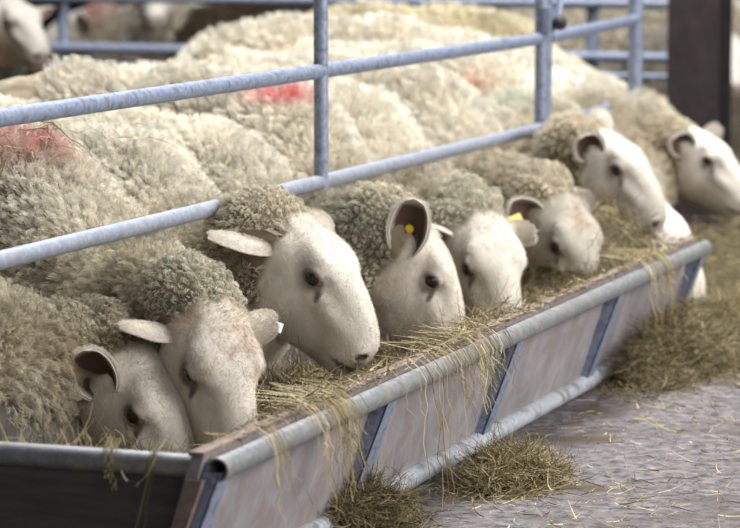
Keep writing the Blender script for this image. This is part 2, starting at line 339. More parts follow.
def make_ear(parent, B, D, O, L=.115, W=.034, inner=(.42, .27, .23), outer=FACE*.95, taggy=None, org=None, curl=1.0, bend=0.0):
    D = nrm(D); O = nrm(np.asarray(O)-D*(np.asarray(O)@D)); S = np.cross(O, D)
    nu, nv = 18, 13; V = []; C = []
    def pt(u, v, off):
        ww = W*(.55+.45*math.sin(min(u/.45, 1)*PI/2)) if u < .45 else W*math.sqrt(max(0, 1-((u-.45)/.552)**2.3))
        th = (1.75-1.15*u)*curl; rr = ww/math.sin(min(th, PI/2)) if th < PI/2 else ww
        a = v*th; y = rr*math.sin(a); z = rr*(1-math.cos(a))
        p = B+D*(u*L)+S*y+O*(z-.35*ww+bend*u*u*L)
        n_ = -S*math.sin(a)+O*math.cos(a); return p-n_*off
    for lay, off in ((0, 0), (1, .0042)):
        for i in range(nu):
            u = i/(nu-1)*.998
            for j in range(nv):
                v = j/(nv-1)*2-1; V.append(pt(u, v, off*(1-.5*u)))
                edge = max(abs(v), (u-.35)/.65)
                if lay == 0: k = sstep(.72, .98, edge); C.append(np.array(inner)*(1-k)*(.55+.45*sstep(.0, .5, u))+outer*k)
                else: C.append(outer*(.92+.1*random.random()))
    F = []; N1 = nu*nv
    for i in range(nu-1):
        for j in range(nv-1):
            q = [i*nv+j, i*nv+j+1, (i+1)*nv+j+1, (i+1)*nv+j]; F.append(q[::-1]); F.append([k+N1 for k in q])
    ring = [i*nv for i in range(nu)]+[(nu-1)*nv+j for j in range(1, nv)]+[i*nv+nv-1 for i in range(nu-2, -1, -1)]+[j for j in range(nv-2, 0, -1)]
    for a, b in zip(ring, ring[1:]+ring[:1]): F.append([a, b, b+N1, a+N1])
    e = mesh_obj('ear', np.array(V)-org, F, M['ear'], parent, np.array(C))
    # fine hair on the outside and along the rims
    r = np.random.default_rng(int(abs(B[0]*1000))+len(V)); n = 2600
    u = r.random(n)**.8*.98; v = r.random(n)*2-1; rim = r.random(n) < .35; v[rim] = np.sign(v[rim])*.98
    P = np.array([pt(a, b, .004 if not q else .002) for a, b, q in zip(u, v, rim)])-org; Nn = np.array([P[i]+org-(B+D*(u[i]*L)+O*.02) for i in range(n)])
    Nn /= np.linalg.norm(Nn, axis=1)[:, None]+1e-9
    hair('ear_hair', P, Nn, .004+.004*r.random(n), .00022, np.tile(outer, (n, 1))*(.9+.2*r.random((n, 1))), e, M['wool'], 3, D*1.0, seed=5, droop=.05)
    if taggy:
        kind, u, v, colr = taggy; m = MB(); p = pt(u, v, -.003); n0 = nrm(O*1.0-S*math.sin(v)*.5)
        if kind == 'button':
            a, b = D, np.cross(n0, D)
            m.tube([p-n0*.001, p+n0*.0025], .0085, 16, c=colr); m.tube([p+n0*.002, p+n0*.0065], .0035, 10, c=tuple(x*.6 for x in colr))
            m.box(*(lambda q: (q-[.0035]*3, q+[.0035]*3))(p+n0*.004), c=colr)
        else:
            a = nrm(D*.9+np.array([0, 0, -.5])); b = nrm(np.cross(n0, a)); q = p+n0*.002
            c8 = [q+a*sx*.021+b*sy*.0085+n0*sz for sz in (-.0012, .0012) for sx, sy in ((-1, -1), (1, -1), (1, 1), (-1, 1))]
            m.hexa(c8, c=colr)
        m.V = [tuple(np.array(x)-org) for x in m.V]; m.build('ear_tag', M['tag'], e)['label'] = 'yellow ear tag' if colr[0] > .5 and colr[2] < .3 else 'pale ear tag'
    return e

def make_sheep(label, spine, legs, eye_px=None, eye_pos=None, psi=0, phi=50, roll=0, s=1.0, neck=None, ears=(), marks=(), wool_tint=WOOL, face_tint=FACE,
               base=None, h=.011, detail=2, dens=95000, facehair=1, group=None, dirt=0, wlen=.026, wrad=.00042, patches=(), seed=1, hairmin=-9, cat='sheep', tagcol=None):
    """spine: list of (x,y,z,r) from rump to the neck base; neck: list of (x,y,z,r) up to the head"""
    F_, L_, U_ = frame(psi, phi, roll)
    E = EYE.copy(); E[1] = -E[1]
    ew = np.asarray(eye_pos); P0 = ew-s*(F_*E[0]+L_*E[1]+U_*E[2])          # head origin from the near eye
    R = np.stack([F_, L_, U_], 1)
    KX = .84
    def toh(P):
        q = ((P-P0)@R)/s; x = q[..., 0]; q[..., 0] = np.where(x > .10, .10+(x-.10)/KX, x); return q
    def tow(q):
        q = np.array(q, float); x = q[..., 0]; q[..., 0] = np.where(x > .10, .10+(x-.10)*KX, x); return P0+s*(q@R.T)
    if neck and len(neck) == 2 and abs(neck[1][0]+.5) < .01: neck = [neck[0], (neck[1][0], neck[1][1], min(.272, max(.238, P0[2]-.055)), neck[1][3])]
    chain = [np.array(p, float) for p in spine]+[np.array(p, float) for p in (neck or [])]
    hb = [(*tow((-.035, 0, -.058)), .066*s), (*tow((.03, 0, -.062)), .055*s)]
    chain += [np.array(p) for p in hb]
    org = np.asarray(base if base is not None else (spine[len(spine)//2][0], spine[len(spine)//2][1], -.14), float)
    def sdf(P):
        f = None
        for a, b in zip(chain[:-1], chain[1:]):
            d = capsule(P, a[:3], b[:3], a[3], b[3]); f = d if f is None else smin(f, d, .05)
        for L in legs:
            L = np.array(L, float)
            for a, b in zip(L[:-1], L[1:]): f = smin(f, capsule(P, a[:3], b[:3], a[3], b[3]), .03)
        q = toh(P); near = (np.abs(q[:, 0]-.11) < .26) & (np.abs(q[:, 1]) < .16) & (np.abs(q[:, 2]+.04) < .22)
        if near.any():
            hd = np.full(len(P), 9.0); hd[near] = head_sdf(q[near])*s
            front = sstep(.03, .075, q[:, 0]); kk = .035*(1-front)+.004
            g = smin(f, hd, .03*s); g2_ = hd+(0)                                # in front of the cheeks only the head remains
            f = np.where(near, g*(1-front)+np.minimum(hd, f+.0)*front, f)
        return f
    al = np.array([c[:3]-c[3] for c in chain]+[np.array(p[:3])-p[3] for L in legs for p in L]+[tow(c)-.03 for c in ((.29, 0, 0), (.1, .1, .08), (.1, -.1, .08), (.1, 0, -.13))])
    ah = np.array([c[:3]+c[3] for c in chain]+[np.array(p[:3])+p[3] for L in legs for p in L]+[tow(c)+.03 for c in ((.29, 0, 0), (.1, .1, .08), (.1, -.1, .08), (.1, 0, -.13))])
    V, Q = surface_nets(sdf, al.min(0)-.03, ah.max(0)+.03, h)
    me = bpy.data.meshes.new('t'); me.from_pydata(V.tolist(), [], Q.tolist())
    bm = bmesh.new(); bm.from_mesh(me); bpy.data.meshes.remove(me)
    for k in range(detail):
        for v in bm.verts: v.tag = False
        co_ = np.array([v.co[:] for v in bm.verts]); q = toh(co_)
        lim = .17 if k == 0 else .12
        sel = (q[:, 0] > (.0 if k == 0 else .04)) & (q[:, 0] < .32) & (np.abs(q[:, 1]) < .11) & (q[:, 2] > -.16) & (q[:, 2] < .1)
        bm.verts.ensure_lookup_table(); bm.verts.index_update()
        ed = [e for e in bm.edges if sel[e.verts[0].index] and sel[e.verts[1].index]]
        bmesh.ops.subdivide_edges(bm, edges=ed, cuts=1, use_grid_fill=True)
    bmesh.ops.triangulate(bm, faces=[f for f in bm.faces if len(f.verts) > 4])
    bm.verts.index_update(); V = np.array([v.co[:] for v in bm.verts]); Fc = [[v.index for v in f.verts] for f in bm.faces]; bm.free()
    def grad(P, e=.0015):
        k = np.array([[1, -1, -1], [-1, -1, 1], [-1, 1, -1], [1, 1, 1]], float); return sum(k[i]*sdf(P+k[i]*e)[:, None] for i in range(4))/(4*e)
    for _ in range(3):
        g = grad(V); g2s = np.maximum((g*g).sum(1), .3); stp = (sdf(V)/g2s)[:, None]*g; ln = np.linalg.norm(stp, axis=1)[:, None]
        V = V-stp*np.minimum(1, .006/(ln+1e-9))
    N = grad(V); N /= np.linalg.norm(N, axis=1)[:, None]+1e-9
    q = toh(V)
    def woolness(q, P):
        xb = -.006+np.clip(.03-q[:, 2], 0, .2)*.62-np.clip(q[:, 2]-.03, 0, .1)*.3+(vnoise(P, 45)-.5)*.02
        out = np.where((np.abs(q[:, 1]) < .14) & (np.abs(q[:, 2]) < .2) & (q[:, 0] > -.1), sstep(0.006, -.014, q[:, 0]-xb), 1.0)
        return out*sstep(-.02, .06, P[:, 2]-0.0+.02)           # bare lower legs
    wl = woolness(q, V)
    lump = (vnoise(V, 24)-.5)*.016+(vnoise(V, 60)-.5)*.010
    V = V+N*(wl*lump)[:, None]
    # colours
    fc = np.tile(face_tint, (len(V), 1))*(.93+.12*vnoise(V, 60))[:, None]
    ya = np.abs(q[:, 1]); sq = np.stack([q[:, 0], ya, q[:, 2]], 1)
    def blend(c, col, k): return c*(1-k[:, None])+np.array(col)*k[:, None]
    fc = blend(fc, (.40, .29, .19), np.clip(dirt*.8*sstep(.35, .75, .6*vnoise(V, 26)+.4*vnoise(V, 90))*sstep(.23, .06, q[:, 0])*sstep(-.07, .02, q[:, 2]), 0, .6))
    fc = blend(fc, (.42, .32, .22), .6*sstep(.3, .7, vnoise(V, 20)*.7+vnoise(V, 70)*.3)*sstep(.02, -.10, q[:, 2]))
    for (a, b, r_, k_) in patches: fc = blend(fc, (.40, .27, .16), k_*np.exp(-(np.linalg.norm(q-np.array(a), axis=1)/r_)**2))
    de = np.linalg.norm((sq-EYE-np.array([0, .010, -.001]))/np.array([1.35, 1, 1]), axis=1)
    fc = blend(fc, (.03, .022, .02), .92*sstep(.0178, .0132, de))
    tear = capsule(sq, (.112, .058, .012), (.134, .052, -.012), .003, .0015); fc = blend(fc, (.05, .035, .03), .9*sstep(.008, .001, tear))
    fc = blend(fc, (.33, .27, .24), .5*sstep(.034, .013, de))
    nn = np.linalg.norm(sq-np.array([.276, .0225, -.019]), axis=1); fc = blend(fc, (.02, .014, .014), .97*sstep(.0160, .0085, nn))
    fc = blend(fc, (.26, .20, .19), .55*sstep(.262, .284, q[:, 0])*sstep(-.05, -.03, q[:, 2]))
    mo = mouth(sq); fc = blend(fc, (.07, .045, .04), .85*sstep(.0060, .0010, mo)*(q[:, 0] > .18))
    spk = sstep(.84, .90, vnoise(V, 150))*(q[:, 0] > .02)*(q[:, 0] < .27); fc = blend(fc, (.25, .22, .21), .25*spk)
    mk = []
    for px_, r_, colr, k_ in marks:      # find the spot of fleece that carries the raddle mark
        if len(px_) == 3: mk.append((px_, r_, colr, k_)); continue
        dz = (V-CAM)@FW; sx = 370+FPX*((V-CAM)@RT)/dz; sy = 264-FPX*((V-CAM)@UP)/dz; d_ = np.hypot(sx-px_[0], sy-px_[1])
        ok = np.nonzero(d_ < max(8, d_.min()+3))[0]; mk.append((V[ok[np.argmin(dz[ok])]], r_, colr, k_))
    def fleece_col(P):
        c = np.tile(wool_tint, (len(P), 1))*(.80+.30*vnoise(P, 9)+.18*vnoise(P, 40))[:, None]
        c = blend(c, (.36, .27, .17), .5*sstep(.40, .75, vnoise(P, 6.0)+.12*vnoise(P, 30))*sstep(.50, .33, P[:, 2]))
        c = c*(1-(1-np.array([.76, .735, .67]))*sstep(-.78, -.48, P[:, 0])[:, None])       # fleece tinted darker from the backs towards the napes
        for pc, r_, colr, k_ in mk:
            c = blend(c, colr, k_*np.exp(-(np.linalg.norm((P-np.asarray(pc))/np.asarray(r_), axis=1))**2*1.2)*(.35+.8*vnoise(P, 35)).clip(0, 1))
        return c
    wc = fleece_col(V)*np.array([.36, .31, .25])  # body under the fleece darkened, painting in the shade between locks
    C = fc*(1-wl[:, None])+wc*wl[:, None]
    hoof = V[:, 2] < -.11; C[hoof] = (.05, .04, .035)
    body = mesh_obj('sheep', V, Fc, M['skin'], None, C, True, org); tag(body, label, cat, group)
    # eyes
    for sy in (-1, 1):
        c = tow((EYE[0], sy*(EYE[1]-.0008), EYE[2])); out = L_*sy; m = MB(); r_ = .0174*s
        nv, nu = 12, 20; VV = []; CC = []
        a_ = nrm(F_+U_*-.3); b_ = np.cross(out, a_)
        for j in range(nv+1):
            for i in range(nu):
                th = PI/2*j/nv*1.2; t = 2*PI*i/nu
                VV.append(c+r_*(out*math.cos(th)+math.sin(th)*(a_*math.cos(t)+b_*math.sin(t)))-org)
                pu = math.hypot(math.sin(th)*math.cos(t)/.42, math.sin(th)*math.sin(t)/.2) < 1
                CC.append((.004, .004, .005) if pu else (.022, .012, .007) if math.sin(th) < .72 else (.12, .09, .08))
        FF = [[j*nu+i, j*nu+(i+1) % nu, (j+1)*nu+(i+1) % nu, (j+1)*nu+i] for j in range(nv) for i in range(nu)]
        FF = [f[::-1] for f in FF] if np.dot(np.cross(a_, b_), out) < 0 else FF
        mesh_obj('eye', VV, FF, M['eye'], body, np.array(CC))
    # ears: (side, direction, opening, kwargs); directions run (right, up, towards the viewer's side)
    vv = lambda a: RT*a[0]+np.array([0, 0, 1.])*a[1]-FW*a[2]
    earseg = []
    for sd, D, O, kw in ears:
        eb = tow(np.array(kw.get('at', (.025, .062, -.018)))*np.array([1, sd, 1])); earseg.append((eb, eb+nrm(vv(D))*kw.get('L', .115)*s))
        kw = dict(kw); kw['L'] = kw.get('L', .115)*s; kw['W'] = kw.get('W', .034)*s; kw.setdefault('outer', face_tint*1.04)
        make_ear(body, tow(kw.pop('at', (.025, .062, -.018))*np.array([1, sd, 1])), vv(D), vv(O), org=org, **kw)
    # fleece fibres
    tri = np.array([[f[0], f[i], f[i+1]] for f in Fc for i in range(1, len(f)-1)]); A = V[tri]
    ar = np.linalg.norm(np.cross(A[:, 1]-A[:, 0], A[:, 2]-A[:, 0]), axis=1)/2; r = np.random.default_rng(seed)
    def sample(wt, n):
        k = r.choice(len(tri), n, p=wt/wt.sum()); a, b = r.random(n), r.random(n); fl = a+b > 1; a[fl] = 1-a[fl]; b[fl] = 1-b[fl]
        P = A[k, 0]+(A[k, 1]-A[k, 0])*a[:, None]+(A[k, 2]-A[k, 0])*b[:, None]; Nn = N[tri[k, 0]]+N[tri[k, 1]]+N[tri[k, 2]]; Nn /= np.linalg.norm(Nn, axis=1)[:, None]+1e-9; return P, Nn, k
    wt = ar*wl[tri].mean(1)*((A[:, :, 0].mean(1) > hairmin))*(A[:, :, 2].mean(1) > -.02)*np.where(A[:, :, 2].mean(1) > .14, 1, .35)
    n = int(dens*wt.sum()); P, Nn, k = sample(wt, n)
    for ea, eb in earseg:
        kp = capsule(P, ea, eb, .030, .030) > 0; P, Nn, k = P[kp], Nn[kp], k[kp]
    n = len(P)
    wk = wl[tri[k]].mean(1); qh = toh(P); dh = np.linalg.norm(qh-np.array([0, 0, -.02]), axis=1)
    ln = wlen*(.25+.75*sstep(.07, .20, dh))*(.55+.45*wk)*(.8+.4*r.random(n))
    combd = nrm(np.array([chain[0][0]-chain[-1][0], chain[0][1]-chain[-1][1], -.1]))*.25
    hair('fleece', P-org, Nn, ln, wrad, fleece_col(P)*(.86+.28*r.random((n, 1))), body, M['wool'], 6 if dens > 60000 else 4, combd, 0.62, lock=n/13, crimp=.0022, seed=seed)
    if facehair:
        wt = ar*np.clip(1-wl[tri].mean(1), 0, 1)*(toh(A.mean(1))[:, 0] > -.1)*(A[:, :, 2].mean(1) > -.02)
        qa = toh(A.mean(1)); wt = wt*(np.linalg.norm(np.stack([qa[:, 0], np.abs(qa[:, 1]), qa[:, 2]], 1)-EYE-np.array([0, .008, 0]), axis=1) > .016)*(qa[:, 0] < .268)*(np.abs(qa[:, 2]) < .2)
        n = int(150000*facehair*wt.sum()); P, Nn, k = sample(wt, n); cc = C[tri[k]].mean(1)*(.9+.25*r.random((n, 1)))
        qq = toh(P); ln = (.0035+.006*sstep(.12, .0, qq[:, 0]))*(.7+.6*r.random(n))
        hair('face_hair', P-org, Nn, ln, .00020, cc, body, M['wool'], 3, F_*1.3*np.where(qq[:, :1] > .03, 1, .1)+0, seed=seed+3, droop=.05, rnd=.18)
    return body

DARK = (.085, .05, .04); PINK = (.45, .29, .25); GREEN = (.30, .42, .36); RED = (.62, .10, .12); ORANGE = (.70, .26, .14)
YEL = (.85, .62, .03); PALE = (.78, .80, .85)
PF = -.14
def std_legs(xf, xr, y, wdt=.11, zt_=.12):
    o = []
    for sy in (-1, 1):
        yy = y+sy*wdt
        o.append([(xf-.02, yy, zt_+.06, .075), (xf+.015, yy, zt_-.06, .045), (xf, yy, PF+.12, .026), (xf+.005, yy, PF+.06, .02), (xf+.02, yy, PF+.022, .024)])
        o.append([(xr+.02, yy, zt_+.06, .10), (xr+.06, yy, zt_-.05, .055), (xr-.05, yy, PF+.17, .027), (xr-.03, yy, PF+.06, .02), (xr-.01, yy, PF+.022, .024)])
    return o
def penned(y, ztop, xs=-.72, r=.20, ys=0, neckp=()):
    """body behind the rail, shoulders at xs; returns spine and legs"""
    zc = ztop-r-.012
    sp = [(xs-.82, y+ys, zc-.02, r*.86), (xs-.5, y+ys*.6, zc+.0, r*1.0), (xs-.2, y+ys*.2, zc+.0, r*.98), (xs, y, zc-.015, r*.90)]
    return sp, std_legs(xs-.02, xs-.80, y)
BENDZ = zl-.145     # centre height where necks duck under the lower rail

SHEEP = []
def front(label, eye, X, psi, phi, y, ztop, nk, roll=0, s=1.0, xs=-.72, r=.172, ears=(), **k):
    sp, lg = penned(y, ztop, xs, r)
    ew = at(*eye, X=X)
    b = make_sheep(label, sp, lg, eye_pos=ew, psi=psi, phi=phi, roll=roll, s=s, neck=nk, ears=ears, group='sheep feeding with their heads through the rail', seed=len(SHEEP)+2, hairmin=-1.35, **k)
    SHEEP.append(b); return b
ONLY = None
def want(i): return True


def nk(y0, y1, z0=.275, z1=.232, r0=.145, r1=.125): return [(-.64, y0, z0, r0), (-.50, y1, z1, r1)]
if want(1):
    front('sheep at the near corner of the trough, nose hidden behind the end tube', (137, 415), -.35, -16, 62, .52, .50, [(-.76, .42, .28, .15), (-.61, .37, .245, .145)], xs=-.90,
      ears=[(-1, (-.36, .78, .55), (-.1, -.25, 1), dict(inner=DARK, L=.085, W=.035, at=(.040, .070, -.022))), (1, (.15, .9, .1), (.4, -.2, .9), dict(L=.07, inner=PINK, taggy=('flag', .35, .3, YEL)))],
      marks=[((80, 290), (.1, .1, .1), GREEN, .28)])
if want(2):
    front('sheep with a brown-stained forehead and green-tinted nape, second from the near end', (193, 374), -.27, -38, 66, 1.12, .600, [(-.66, 1.0, .29, .15), (-.475, .82, .262, .128)], xs=-.86, dirt=1.0,
      ears=[(-1, (-1, .10, .3), (-.1, -.8, -.1), dict(L=.085, W=.028, inner=PINK, curl=.8)), (1, (1, .15, -.1), (.1, -.4, -.8), dict(L=.06, W=.024, taggy=('flag', .8, 0, PALE)))],
      marks=[((170, 270), (.09, .12, .09), GREEN, .38), ((25, 138), (.14, .10, .05), (.66, .25, .25), .7)])
if want(3):
    front('clean white-faced sheep in full profile, ear held out sideways, muzzle over the hay', (315, 278), -.29, -6, 52, 1.50, .575, nk(1.38, 1.22), xs=-.84, s=1.05,
      ears=[(-1, (-1, .16, .3), (-.1, -.8, -.25), dict(L=.11, W=.028, inner=PINK, curl=.7, at=(.014, .062, -.026))), (1, (.1, 1, -.5), (-.3, -.2, -.9), dict(L=.06))])
if want(4):
    front('sheep with an upright ear holding a yellow button tag, nose in the hay', (432, 281), -.24, 14, 68, 1.90, .565, nk(1.8, 1.68), xs=-.84,
      ears=[(-1, (.2, 1, .25), (-.15, -.15, 1), dict(L=.105, W=.036, inner=DARK, taggy=('button', .4, 0, YEL))), (1, (.1, .2, -1), (.4, -.3, -.7), dict(L=.05))],
      marks=[((375, 225), (.1, .12, .08), GREEN, .28)])
if want(5):
    front('sheep mostly hidden behind the upright tagged ear, only its fuzzy brown poll showing', (446, 282), -.33, 0, 66, 2.32, .625, nk(2.15, 2.05), xs=-.84, detail=1, dirt=1.0, dens=60000,
      ears=[(-1, (-.8, .5, -.1), (-.1, -.5, -.8), dict(inner=DARK, L=.13)), (1, (.3, .3, -.9), (.4, -.3, -.7), dict(L=.06))],
      marks=[((292, 93), (.075, .08, .018), (.75, .12, .18), 1.1)])
if want(6):
    front('white-faced sheep turned to the aisle, with green-tinted nape and sideways ear', (471, 268), -.26, -42, 62, 2.75, .595, nk(2.55, 2.3), xs=-.84, detail=1, dens=60000,
      ears=[(-1, (-.9, .1, -.1), (-.1, -.5, .7), dict(inner=PINK)), (1, (1, .15, .1), (.1, .5, -.8), dict(L=.06, W=.026))],
      marks=[((460, 195), (.12, .14, .1), GREEN, .42)])
if want(7):
    front('greyish-faced sheep with a yellow tag in its dark ear, head deep in trough', (558, 247), -.24, -28, 66, 3.3, .605, nk(3.1, 2.8), xs=-.84, detail=1, dens=60000, face_tint=FACE*.78, patches=[((.05, 0, .06), 0, .035, .6)],
      ears=[(-1, (-.75, .25, .6), (.1, .1, 1), dict(inner=DARK, L=.09, taggy=('flag', .75, .6, YEL))), (1, (.2, .95, -.1), (.3, -.3, -.8), dict(L=.06, W=.026))],)
if want(8):
    front('large sheep near the far end with its mouth full of hay above the trough rim', (618, 170), -.22, -10, 46, 3.8, .610, nk(3.6, 3.3, .34, .31), xs=-.84, detail=1, dens=50000, s=.97, face_tint=FACE*.78, facehair=.5,
      ears=[(-1, (-.2, .6, .7), (.1, -.1, 1), dict(inner=DARK, L=.07)), (1, (-.8, .7, .0), (.3, -.3, -.7), dict(L=.065, at=(-.01, .045, .01), outer=FACE*1.08))],
      marks=[((480, 100), (.2, .1, .12), (.50, .62, .52), .6), ((462, 86), (.1, .08, .04), ORANGE, .6)])
if want(9):
    front('sheep reaching past the end of the trough with its muzzle near the ground', (660, 243), -.18, -6, 55, 4.35, .60, nk(4.1, 3.9, .33, .28), xs=-.95, detail=1, dens=45000, facehair=0, s=1.12,
      ears=[(-1, (-.9, .2, .0), (.1, -.3, .8), dict(L=.08)), (1, (.1, .5, -.9), (.3, -.3, -.7), dict(L=.05))],
      marks=[((650, 180), (.15, .3, .12), GREEN, .5)])
if want(10):
    front('farthest sheep at the rail, head raised in front of the brown column', (709, 161), -.26, -8, 42, 4.8, .60, [(-.80, 4.65, .34, .14), (-.60, 4.4, .33, .118)], xs=-1.04, detail=1, dens=45000, facehair=0, face_tint=FACE*.78, s=.95,
      ears=[(-1, (-.3, .6, .7), (.1, -.1, 1), dict(inner=DARK, L=.065)), (1, (.75, .8, -.1), (.3, -.3, -.8), dict(L=.08, W=.026))])

# ------------------------------------------------------------------ sheep standing farther back in the pens
def stand(label, x, y, head, headyaw, phi, hz=.62, ztop=.6, bend=0.0, group='sheep standing in the pens behind', **k):
    t = math.radians(head); c_, s_ = math.cos(t), math.sin(t)
    def w_(p): return (x+p[0]*c_-p[1]*s_, y+p[0]*s_+p[1]*c_, p[2], p[3])
    zc = ztop-.2-.012
    sp = [w_(p) for p in ((-.75, 0, zc-.02, .17), (-.45, 0, zc, .2), (-.15, 0, zc, .195), (0, 0, zc-.01, .17))]
    lg = [[w_(p) for p in L] for L in std_legs(0, -.72, 0)]
    F_, L_, U_ = frame(headyaw, phi); hp = np.array(w_((.27, bend, 0, 0))[:3]); hp[2] = hz
    nkp = [w_((.10, bend*.25, (zc+hz)/2-.05, .13)), w_((.18, bend*.6, (zc+hz*2)/3-.03, .105))]
    ew = hp+F_*EYE[0]-L_*EYE[1]+U_*EYE[2]
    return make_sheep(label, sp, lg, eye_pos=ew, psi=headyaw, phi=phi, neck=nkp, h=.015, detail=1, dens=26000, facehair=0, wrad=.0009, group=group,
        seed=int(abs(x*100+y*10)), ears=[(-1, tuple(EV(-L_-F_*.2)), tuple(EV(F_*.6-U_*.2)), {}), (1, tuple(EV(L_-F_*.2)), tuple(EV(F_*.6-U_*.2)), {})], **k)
def EV(v): fz = v[2]; a = v-np.array([0, 0, 1.])*0; return (a@RT, fz, -(a[0]*FW[0]+a[1]*FW[1]))
if want(20):
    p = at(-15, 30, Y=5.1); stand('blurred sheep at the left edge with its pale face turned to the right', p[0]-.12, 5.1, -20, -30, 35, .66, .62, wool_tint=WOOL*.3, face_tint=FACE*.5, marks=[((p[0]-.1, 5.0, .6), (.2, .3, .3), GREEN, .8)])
    p = at(113, 5, Y=7.6); stand('blurred sheep facing the camera with a dark muzzle beyond the back hurdle', p[0]+.1, 7.95, -75, -72, 30, .66, .60)
    p = at(190, 20, Y=8.4); stand('blurred pale sheep with a red shoulder mark beyond the back hurdle', p[0]-.2, 8.4, 200, 200, 30, .5, .58, marks=[((p[0]-.45, 8.3, .55), (.12, .2, .1), RED, .8)])
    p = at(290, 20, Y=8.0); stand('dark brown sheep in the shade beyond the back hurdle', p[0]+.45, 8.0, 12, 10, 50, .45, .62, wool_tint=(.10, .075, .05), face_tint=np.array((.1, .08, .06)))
    p = at(440, 15, Y=8.6); stand('blurred cream sheep with an orange rump mark beyond the back hurdle', p[0]+.5, 8.6, 5, 0, 50, .45, .63, marks=[((p[0]+.25, 8.5, .6), (.14, .2, .08), ORANGE, .8)])
    p = at(590, 20, Y=8.0); stand('blurred cream sheep behind the thick hinge post', p[0]+.55, 8.0, 8, 5, 45, .48, .64)
    p = at(650, 15, Y=9.6); stand('blurred sheep with a purple mark on its back between post and column', p[0]+.5, 9.6, 0, 0, 40, .5, .70, marks=[((p[0]+.1, 9.5, .68), (.14, .2, .08), (.3, .1, .4), .8)])
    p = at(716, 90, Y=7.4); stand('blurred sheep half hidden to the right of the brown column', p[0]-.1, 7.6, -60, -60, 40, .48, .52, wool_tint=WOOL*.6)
    p = at(400, 35, Y=5.35); stand('yellowish sheep in the second row, only its long back showing above the others', p[0]+.35, 5.35, 3, 0, 45, .42, .66, wool_tint=(.64, .59, .44))
    p = at(240, 48, Y=4.2); stand('whitish sheep at the rear of the pen, only its back showing left of the upright', p[0]-.1, 4.4, 183, 180, 45, .42, .655)

# ------------------------------------------------------------------ hay
HC = [np.array(c) for c in ((.42, .34, .19), (.33, .26, .13), (.24, .185, .085), (.16, .12, .055), (.27, .24, .12), (.56, .48, .31))]
def strands(mb_, P, D, L, wd, r, curl=.6, dark=1.0, keep=None):
    """adds thin flat hay blades; P start points, D directions, L lengths"""
    V, F, C = mb_; n = 6
    for p, d, l in zip(P, D, L):
        d = nrm(d); a = nrm(np.cross(d, r.normal(0, 1, 3))); c = HC[min(5, int(r.random()**1.3*6))]*dark*(.7+.6*r.random()); wdt = wd*(.6+.8*r.random())
        k = r.normal(0, curl); k2 = r.normal(0, curl); b = np.cross(d, a); q = np.array(p, float); base = len(V)
        for i in range(n):
            t = i/(n-1); ang = k*t*2; dd = nrm(d*math.cos(ang)+a*math.sin(ang)+b*math.sin(k2*t*2.2)*.6)
            if i: q = q+dd*l/(n-1)
            if keep: q = keep(q)
            wv = nrm(np.cross(dd, a+b*.3))*wdt*(1-.6*t*t); V += [q-wv, q+wv]; C += [c, c]
            if i: F.append([base+2*i-2, base+2*i-1, base+2*i+1, base+2*i])
def heap(name, cx, cy, rx, ry, hgt, n, z0=0, seed=1, rot=0, dark=1.0, L=(.03, .08), wd=.0007, clampf=None, **tg):
    r = np.random.default_rng(seed); V, F, C = [], [], []
    cr, sr = math.cos(rot), math.sin(rot)
    def hf(u, v):
        d = math.sqrt(u*u+v*v); e = 1+.25*math.sin(3*math.atan2(v, u)+seed)+.12*math.sin(7*math.atan2(v, u)+2*seed); d /= e
        return hgt*max(0, 1-d*d)**.8*(.8+.4*float(vnoise(np.array([u*1.5+seed, v*1.5, 0.]), 1.7)))
    N_ = 26
    for i in range(N_+1):
        for j in range(N_):
            rr = i/N_*1.15; t = 2*PI*j/N_; u, v = rr*math.cos(t), rr*math.sin(t); x = cx+u*rx*cr-v*ry*sr; y = cy+u*rx*sr+v*ry*cr
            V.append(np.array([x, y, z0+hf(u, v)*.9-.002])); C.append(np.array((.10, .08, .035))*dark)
    for i in range(N_):
        for j in range(N_): F.append([i*N_+j, (i+1)*N_+j, (i+1)*N_+(j+1) % N_, i*N_+(j+1) % N_])
    P, D, LL = [], [], []
    for _ in range(n):
        a = r.random()*2*PI; q = math.sqrt(r.random())*(1.12 if r.random() < .85 else 1.7); u, v = q*math.cos(a), q*math.sin(a); x = cx+u*rx*cr-v*ry*sr; y = cy+u*rx*sr+v*ry*cr
        P.append([x, y, z0+hf(u, v)+r.random()*.010+.001]); D.append([r.normal(), r.normal(), r.normal()*.16*min(1, hf(u, v)/.02)]); LL.append(r.uniform(*L))
    zf = z0+.001
    strands((V, F, C), P, D, LL, wd, r, 1.0, dark, keep=clampf or (lambda p: np.array([p[0], p[1], max(p[2], zf)])))
    o = mesh_obj(name, V, F, M['hay'], None, np.array(C), False, (cx, cy, z0)); return tag(o, **tg)
